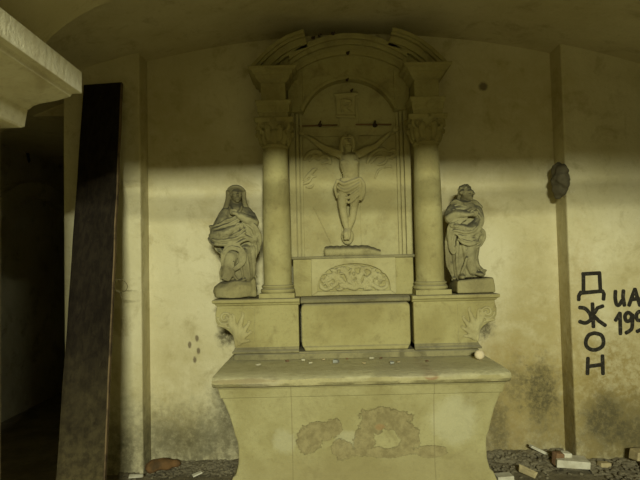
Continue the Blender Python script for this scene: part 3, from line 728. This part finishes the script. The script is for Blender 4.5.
# --- right: bare-headed figure with crossed arms
st = thing('stone_statue', 'weathered stone statue of a bare-headed robed figure with arms folded on a square block', 'statue', S(470,293,0), 'statues flanking the altarpiece')
m = MB()
m.zloft([ring_at(466,277,.125,.085),ring_at(465,268,.105,.085),ring_at(464,258,.098,.085),ring_at(464,247,.108,.088),ring_at(464,237,.115,.09),ring_at(463.5,226,.112,.088),ring_at(463,216,.110,.085),ring_at(463,209,.105,.08),ring_at(463,204.5,.085,.066),ring_at(464,201,.048,.048),ring_at(464.5,196,.034,.036)],24)
hc = S(465.5,193.5,-.025); face(m, hc, .75)
m.tube([S(468,245,-.06),S(468,258,-.085),S(472,272,-.08)],[.056,.048,.036],12); m.tube([S(457,246,-.05),S(457,262,-.055),S(459,275,-.05)],[.052,.05,.05],12)
m.ell(S(478,274,-.10),(.038,.03,.018),(0,.25,0)); m.ell(S(461,276.5,-.11),(.025,.042,.018))
m.tube([S(453,208,-.005),S(449.5,213,-.04),S(448.5,219,-.08)],[.044,.042,.040],12)
m.tube([S(448.5,219,-.085),S(456,214,-.13),S(466,214,-.145)],[.044,.036,.024],12); hand(m,S(469,214,-.148),Vector((1,0,.1)),Vector((0,-.2,1)))
m.tube([S(474,209,-.005),S(477,217,-.03),S(476,225,-.07)],[.044,.044,.042],12)
m.tube([S(477,225,-.07),S(468,229,-.13),S(459,227,-.14)],[.042,.034,.024],12); hand(m,S(456.5,226,-.142),Vector((-1,0,.2)),Vector((.1,-.2,1)))
for pts,r in (([(461,236,-.11),(463,250,-.105),(468,268,-.10)],.013),([(457,240,-.11),(456,258,-.105),(457,275,-.09)],.013),([(466,258,-.13),(463,266,-.12),(460,274,-.11)],.012),([(473,252,-.10),(475,263,-.10),(482,272,-.09)],.013),([(470,262,-.125),(474,270,-.11)],.011),
              ([(452,209,-.06),(460,212,-.095),(470,209,-.08)],.012),([(468,232,-.12),(475,238,-.10),(480,236,-.06)],.012)):
    m.tube([S(*p) for p in pts],[r*.8]+[r]*(len(pts)-2)+[r*.7],8)
m.jitter(.006,20)
fg = build('robed_figure', m, M['statue'], st, voxel=.005, relax=1)
m = MB(); random.seed(3)
m.ell(hc+Vector((-.008,.014,.018)),(.050,.050,.050))
for i in range(34):
    a = random.uniform(0,2*PI); e = random.uniform(.0,1.3); d = Vector((math.cos(a)*math.cos(e),math.sin(a)*math.cos(e),math.sin(e)))
    if d.dot(Vector((.68,-.73,-.05))) > .45 : continue
    m.ell(hc+Vector((-.006,.012,.012))+Vector((d.x*.052,d.y*.054,d.z*.058-.012)),random.uniform(.012,.018),seg=8,rings=6)
for k in range(4): m.tube([hc+Vector((-.05+.004*k,.01+.015*k,.01)),hc+Vector((-.058,.015+.012*k,-.04)),hc+Vector((-.048,.02+.012*k,-.072))],[.013,.014,.009],8)
build('hair', m, M['statue'], fg, voxel=.0052, relax=1)
m = MB()
for pts,rs in (([(473,212,-.08),(478,219,-.08),(475,228,-.12),(464,233,-.14),(453,230,-.12),(450,236,-.08)],[.026,.032,.034,.032,.028,.024]),
               ([(466,217,-.14),(456,221,-.135),(450,228,-.11),(448.5,240,-.08)],[.016,.024,.024,.02]),([(449.5,230,-.07),(447.5,245,-.06),(448.5,262,-.06),(452,274,-.05),(453,279,-.07)],[.024,.022,.02,.018,.012]),
               ([(452,232,-.10),(450,244,-.09),(453,252,-.10),(456,246,-.12)],[.02,.022,.02,.012]),([(470,229,-.13),(477,232,-.11),(481,236,-.08),(479,242,-.07),(473,246,-.08)],[.028,.030,.028,.024,.016]),
               ([(458,238,-.13),(468,242,-.14),(477,240,-.10)],[.018,.024,.02]),([(451,207,-.03),(456,204,-.04),(464,206,-.06),(472,205,-.03),(478,210,-.02)],[.03,.03,.026,.03,.03]),([(450,262,-.06),(454,272,-.06),(452,280,-.04)],[.02,.02,.014]),
               ([(472,246,-.07),(470,258,-.09),(476,268,-.08),(484,273,-.05)],[.02,.018,.02,.018])):
    drape(m,[S(*p) for p in pts],rs)
m.jitter(.008,20)
build('mantle', m, M['statue'], fg, voxel=.0052, relax=1)
m = MB(); a = S(451.5,294,0); b = S(489.5,292,0); 
m.loft([[(a.x+e,SY-.15+e,z),(b.x-e,SY-.13+e,z),(b.x-e,SY+.12-e,z),(a.x+e,SY+.12-e,z)] for z,e in ((1.388,0),(1.44,.002),(1.482,.010))])
for v in m.v:
    if v.z > 1.45: v.z += (v.x-a.x)*.06
build('square_block', m, M['base'], st, bevel=.012)

# ------------------------------------------------------------------ leaning plank
m = MB()
t0 = Vector((-1.625,-.262,3.02)); t1 = Vector((-1.44,-1.18,FZ+.01))
ax = (t0-t1).normalized(); side = (Vector((1,0,0))-ax*ax.x).normalized(); nrm = ax.cross(side)
if nrm.y > 0: nrm = -nrm
Lp = (t0-t1).length; base = t1
def plank_pt(u,w,h): return base + ax*u*Lp + side*w + nrm*h
pl = thing('leaning_plank', 'long dark weathered plank leaning against the wall beside the dark passage', 'plank', t1)
secs = []
for i in range(41):
    u = i/40; j = .005*mnoise.noise(Vector((u*9,1,1))); k = .004*mnoise.noise(Vector((u*12,7,3)))
    e = .03 if i==40 else 0
    secs.append([plank_pt(u-.0,-.144+j,0),plank_pt(u,.138+k,0),plank_pt(u,.138+k,.035),plank_pt(u,-.144+j,.035)])
m.loft(secs); build('board', m, M['wood'], pl, bevel=.004)
m = MB(); secs = []
for i in range(41):
    u = i/40; k = .004*mnoise.noise(Vector((u*12,7,3)))
    secs.append([plank_pt(u,.137+k,.001),plank_pt(u,.147+k,.001),plank_pt(u,.147+k,.034),plank_pt(u,.137+k,.034)])
m.loft(secs); o = build('edge_strip', m, M['edge'], pl, bevel=.003); o['label'] = 'worn lighter brown plank edge'
# thin wire loop caught on the plank
Yw = -.78
m = MB(); m.tube([at(a,b,Yw+c) for a,b,c in ((113,291,.06),(114,282,.07),(118,279.5,.05),(124,281,.08),(127.5,286,.09),(125,291,.08),(119,292,.05),(116,290.5,.06),(119,291,.06),(121,296,.08),(123,300,.08))],.0022,6)
o = build('wire_loop', m, M['thread'], loc=at(112,286,Yw)); tag(o,'thin brown wire loop sticking out from the edge of the leaning plank','wire')

# ------------------------------------------------------------------ graffiti
GY = -.203
def strokes(name, lst, parent, w=.0148):
    m = MB()
    for pts in lst:
        P3 = [at(a,b,GY) for a,b in pts]; m.tube(P3,[w]*len(P3),8,smooth=len(pts)>2 and pts is not None and len(pts)>3,flat=.16)
    return build(name, m, M['paint'], parent)
g = thing('wall_graffiti', 'black painted Cyrillic letters ДЖОН running down the wall', 'graffiti', at(592,322,GY))
for lab,ls in (('Д',[[(583.5,292),(583.5,274)],[(582.5,274),(600,273)],[(599.5,273),(600.5,291)],[(581,293),(602.5,291)],[(581,292),(578.8,296),(578.8,300)],[(602.5,291),(604,294),(603.5,299.5)]]),
               ('Ж',[[(579.5,307.5),(585,308.5),(589.5,313),(591,317.5)],[(579.5,321.5),(585,323),(589.5,321),(592,317.5)],[(592.5,303.5),(593.5,327)],[(603,306),(597.5,308),(594.5,313)],[(594,316),(599,321),(605.5,325.5)]]),
               ('О',[[(594.5,333),(589,335),(586,340.5),(586.5,346),(591,349.5),(597,349.5),(602.5,346),(603.5,340),(601,335),(594.5,333)]]),
               ('Н',[[(588,358),(587.5,374)],[(602.5,355.5),(603,374)],[(588,366.5),(602.5,364.5)]])):
    o = strokes('letter', ls, g); o['label'] = 'painted letter '+lab
g = thing('wall_graffiti', 'black painted letters UA above the numerals 199 at the picture edge', 'graffiti', at(630,312,GY))
for lab,ls in (('U',[[(615.5,291),(615.3,298),(616.5,304),(619,305),(622.5,300)],[(623.5,290.5),(623,297),(624.5,305.5)]]),
               ('A',[[(629,305.5),(632,297),(635,289)],[(635,289),(637,296),(640,305.5)],[(631.5,299.5),(639,298.5)]]),
               ('1',[[(615.5,320.5),(620,313)],[(620,313),(620.5,334)]]),
               ('9',[[(632,315),(628,312.5),(625,316),(626.5,321),(630.5,320),(632.5,315),(632.5,322),(631.5,329),(626,333)]]),
               ('9',[[(644,314),(639.5,311.5),(636.5,315),(637.5,320),(642,319.5),(644,314),(644,322),(643,328),(637,331.5)]])):
    o = strokes('letter', ls, g); o['label'] = 'painted character '+lab
# faint hooked mark on the passage wall
m = MB(); Xw = -3.318
def onleft(px,py):
    u = Vector(((px-320)/FPX,(240-py)/FPX)); p = at(px,py,0)-CAM; k = (Xw-CAM.x)/p.x; return CAM+p*k
m.tube([onleft(21,147.5),onleft(25.5,146)],[.03,.03],6,smooth=False,flat=.2); m.tube([onleft(25.5,146),onleft(28,161)],[.03,.03],6,smooth=False,flat=.2)
o = build('painted_mark', m, M['paint'], loc=onleft(25,152)); tag(o,'black hooked paint mark on the dark passage wall','paint mark')

# ------------------------------------------------------------------ broken bracket on the right corner strip
m = MB()
for px,py,dy,r in ((559,167,-.17,.036),(563,170,-.215,.042),(557,172,-.15,.05),(561,178,-.20,.060),(557,182,-.16,.046),(564,183,-.22,.036),(559,189,-.18,.050),(563,191,-.205,.032),(558,195,-.17,.026)):
    m.ell(at(px,py,dy),(r,r*1.0,r*1.15))
m.jitter(.022,18); o = build('broken_bracket', m, M['bracket'], loc=at(560,180,-.2), voxel=.007, relax=0, rough=.02)
tag(o,'broken grey stone bracket stub on the wall corner right of the altar','bracket')

# ------------------------------------------------------------------ small things
def shard(name, label, cat, c, size, rot, mat, group=None, jit=.0, bev=.004, rough=0):
    m = MB(); e = Euler(rot).to_matrix(); hx,hy,hz = [q/2 for q in size]
    n0 = MB(); n0.box(-hx,hx,-hy,hy,-hz,hz)
    m.add([e @ p + Vector(c) for p in n0.v], n0.f)
    rr = random.Random(len(label)*131+int(abs(c[0])*1000))
    for p in m.v: p += Vector((rr.uniform(-1,1),rr.uniform(-1,1),rr.uniform(-1,1)))*jit
    lo = min(p.z for p in m.v); zt = c[2]
    o = build(name, m, mat, loc=(c[0],c[1],lo), bevel=bev, rough=rough); return tag(o,label,cat,group)
def lump(name, label, cat, c, r, mat, group=None, jit=.01, rot=(0,0,0)):
    m = MB(); m.ell(c,r,rot,14,10); m.jitter(jit,26); o = build(name, m, mat, loc=(c[0],c[1],c[2]-r[2]), smooth=True)
    for p in o.data.polygons: p.use_smooth = True
    return tag(o,label,cat,group)
def onz(px,py,z):
    a = at(px,py,0)-CAM; k = (z-CAM.z)/a.z; return CAM+a*k
# on the altar slab
p = at(479.5,355,-.66)
lump('pebble','smooth cream pebble on the right end of the altar slab','pebble',(p.x,p.y,.981),(.035,.032,.033),M['egg'],jit=.002)
random.seed(11)
frags = [(336,357,.032,'grey','bluish grey stone chip near the middle of the altar slab'),(303,353,.022,'white','pale plaster chip at the left joint of the altarpiece foot'),(372,353,.02,'white','white plaster chip just right of the slab middle'),(381,352.5,.018,'brick','dark crumb of brick on the altar slab'),
         (392,358,.026,'grey','grey flake left of the right pedestal foot'),(398,357,.016,'tan','tan crumb beside the grey flake'),(323,353,.016,'tan','tan mortar crumb below the centre block'),(347,353,.014,'brick','tiny brown crumb below the centre block'),(310,358,.022,'white','flat pale flake at the left of the slab centre'),
         (364,358,.014,'tan','tan grain in the middle of the altar slab'),(427,356,.012,'brick','tiny dark crumb before the right pedestal'),(258,360,.02,'white','pale flake before the left pedestal'),(287,356,.016,'brick','dark crumb at the left pedestal corner')]
for i,(px,py,s,mk,lab) in enumerate(frags):
    c = onz(px,py+6,TZ); yy = min(-.535,c.y); c = at(px,py,yy); top = .9495
    shard('stone_chip',lab,'stone chip',(c.x,yy,top+s*.27),(s*1.5,s*1.1,s*.55),(0,0,random.uniform(0,3)),M['chip' if mk=='white' else mk],'crumbs on the altar slab',jit=s*.12,bev=s*.08)
# on the floor, right
p = onz(569,462,FZ+.06); shard('marble_slab','pale flat marble slab lying on the floor right of the altar','slab',(p.x+.015,p.y,FZ+.064),(.235,.14,.05),(0,.05,-.12),M['white'],jit=.004)
p = onz(540,455,FZ+.05); shard('stone_strip','thin white stone strip tilted against the rubble','strip',(p.x,p.y,FZ+.085),(.165,.04,.022),(0,.48,.1),M['white'],jit=.002)
p = onz(550,455,FZ+.05); shard('brick_piece','reddish broken brick behind the tilted white strip','brick',(p.x-.01,-.30,FZ+.085),(.075,.06,.10),(.1,.05,.3),M['brick'],jit=.01,bev=.008)
p = at(561,452,-.28); shard('stone_piece','pale stone piece standing behind the marble slab','stone',(p.x+.035,-.28,FZ+.07),(.065,.05,.11),(0,.06,.1),M['white'],jit=.006)
p = onz(504,479,FZ+.05); shard('marble_piece','white square marble offcut close to the altar foot','slab',(p.x,p.y,FZ+.045),(.115,.09,.07),(0,0,.06),M['white'],jit=.003)
p = onz(527,474,FZ+.03); shard('rubble_stone','tan leaning stone flake between altar and marble slab','stone',(p.x,p.y,FZ+.042),(.12,.04,.035),(.2,.3,-.7),M['tan'],jit=.012)
p = onz(634,455,FZ+.07); shard('brick_piece','tan brick on the ledge at the right picture edge','brick',(p.x,-.36,FZ+.12),(.17,.11,.065),(0,.02,.1),M['tan'],jit=.008,bev=.006)
p = onz(640,464,FZ+.04); shard('brick_piece','red brick under the tan brick','brick',(p.x+.05,-.42,FZ+.054),(.16,.11,.07),(0,0,-.1),M['brick'],jit=.004,bev=.006)
p = onz(604,464,FZ+.03); shard('rubble_stone','small tan rubble stone right of the marble slab','stone',(at(604,464,-.34).x,-.34,FZ+.05),(.08,.05,.035),(0,.15,.2),M['tan'],jit=.006)
p = onz(533,459,FZ+.02); lump('pebble','tiny white pebble left of the tilted strip','pebble',(p.x,p.y,FZ+.02),(.018,.016,.015),M['white'],jit=.004)
# on the floor, left
m = MB(); a = onz(152,468,FZ+.03)
a.z += .0; a.y -= .03
m.ell((a.x+.02,a.y,FZ+.05),(.07,.06,.048)); m.ell((a.x+.09,a.y+.02,FZ+.058),(.075,.055,.05)); m.ell((a.x+.16,a.y+.05,FZ+.05),(.06,.04,.035)); m.jitter(.016,14)
o = build('clay_lump', m, M['clod'], loc=(a.x+.08,a.y,FZ), voxel=.008, relax=2); tag(o,'reddish brown clay lump on the floor left of the altar','lump')
p = onz(136,469,FZ+.01); shard('paper_scrap','white paper scrap left of the brown lump','paper',(at(136,470,-.34).x,-.34,FZ+.04),(.10,.03,.010),(.2,.06,.1),M['white'],jit=.004,bev=.001)
p = onz(197,475,FZ+.01); shard('paper_scrap','short white scrap between brown lump and altar','paper',(p.x,p.y,FZ+.018),(.07,.035,.01),(0,-.2,.5),M['white'],jit=.003,bev=.001)
p = onz(176,468,FZ+.01); lump('pebble','pale chip just right of the brown lump','pebble',(p.x,p.y,FZ+.014),(.02,.018,.012),M['white'],jit=.004)
# crumbled plaster and dirt heaped along the foot of the wall
random.seed(5); m = MB()
for x0,x1,yw,w_,h in ((-1.35,-.66,-.015,.26,.035),(1.14,1.88,-.015,.42,.06),(XR+.02,2.74,-.22,.32,.05),(-1.55,-1.40,-.22,.2,.02)):
    nx = int((x1-x0)/.012); ny = 26; vs = []; fs = []
    for i in range(nx+1):
        x = x0+(x1-x0)*i/nx
        for k in range(ny+1):
            v_ = k/ny; q = Vector((x*9,v_*6,h*50)); z = FZ-.02 + (h+.02)*(1-v_**1.4) + (.016*mnoise.fractal(q,1,2,4)+.006*mnoise.noise(q*5))*(1 if v_<.9 else .5)
            vs.append((x, yw-v_*w_*(1+.25*mnoise.noise(Vector((x*3,7,2)))), z))
    for i in range(nx):
        for k in range(ny): a = i*(ny+1)+k; fs.append((a,a+ny+1,a+ny+2,a+1))
    m.add(vs,fs)
    for i in range(int(180*(x1-x0))):
        x = random.uniform(x0+.035,x1-.035); v_ = .06+.94*random.random()**1.3; r = random.uniform(.004,.016)
        m.ell((x,yw-v_*w_-r,FZ+h*(1-v_**1.4)+r*.2),(r*random.uniform(1,1.8),r*random.uniform(.8,1.3),r*random.uniform(.5,.9)),(random.uniform(-.4,.4),random.uniform(-.4,.4),random.uniform(0,3)),6,4)
o = build('rubble_heap', m, M['dirt'], loc=(0,0,FZ)); o['kind'] = 'stuff'; o['label'] = 'crumbled plaster and dirt along the foot of the wall'; o['category'] = 'rubble'
# ------------------------------------------------------------------ light
w = bpy.data.worlds.new('world'); SC.world = w; w.use_nodes = True
w.node_tree.nodes['Background'].inputs[0].default_value = (.97,.90,.42,1); w.node_tree.nodes['Background'].inputs[1].default_value = .7
def area(name, loc, rot, sx, sy, power, col):
    l = bpy.data.lights.new(name,'AREA'); l.shape = 'RECTANGLE'; l.size = sx; l.size_y = sy; l.energy = power; l.color = col
    o = bpy.data.objects.new(name,l); COL.objects.link(o); o.location = loc; o.rotation_euler = rot; return o
# daylight low outside the entrance opening
area('daylight', (.40,-9.6,3.22), (math.radians(90-4.5),0,0), 1.3, .12, 790, (.94,.97,.76))

SC.view_settings.view_transform = 'Standard'; SC.view_settings.look = 'None'; SC.view_settings.gamma = 1; SC.view_settings.use_curve_mapping = False
SC.view_settings.exposure = 0
SC.cycles.use_denoising = True
SC.cycles.max_bounces = 10; SC.cycles.diffuse_bounces = 8
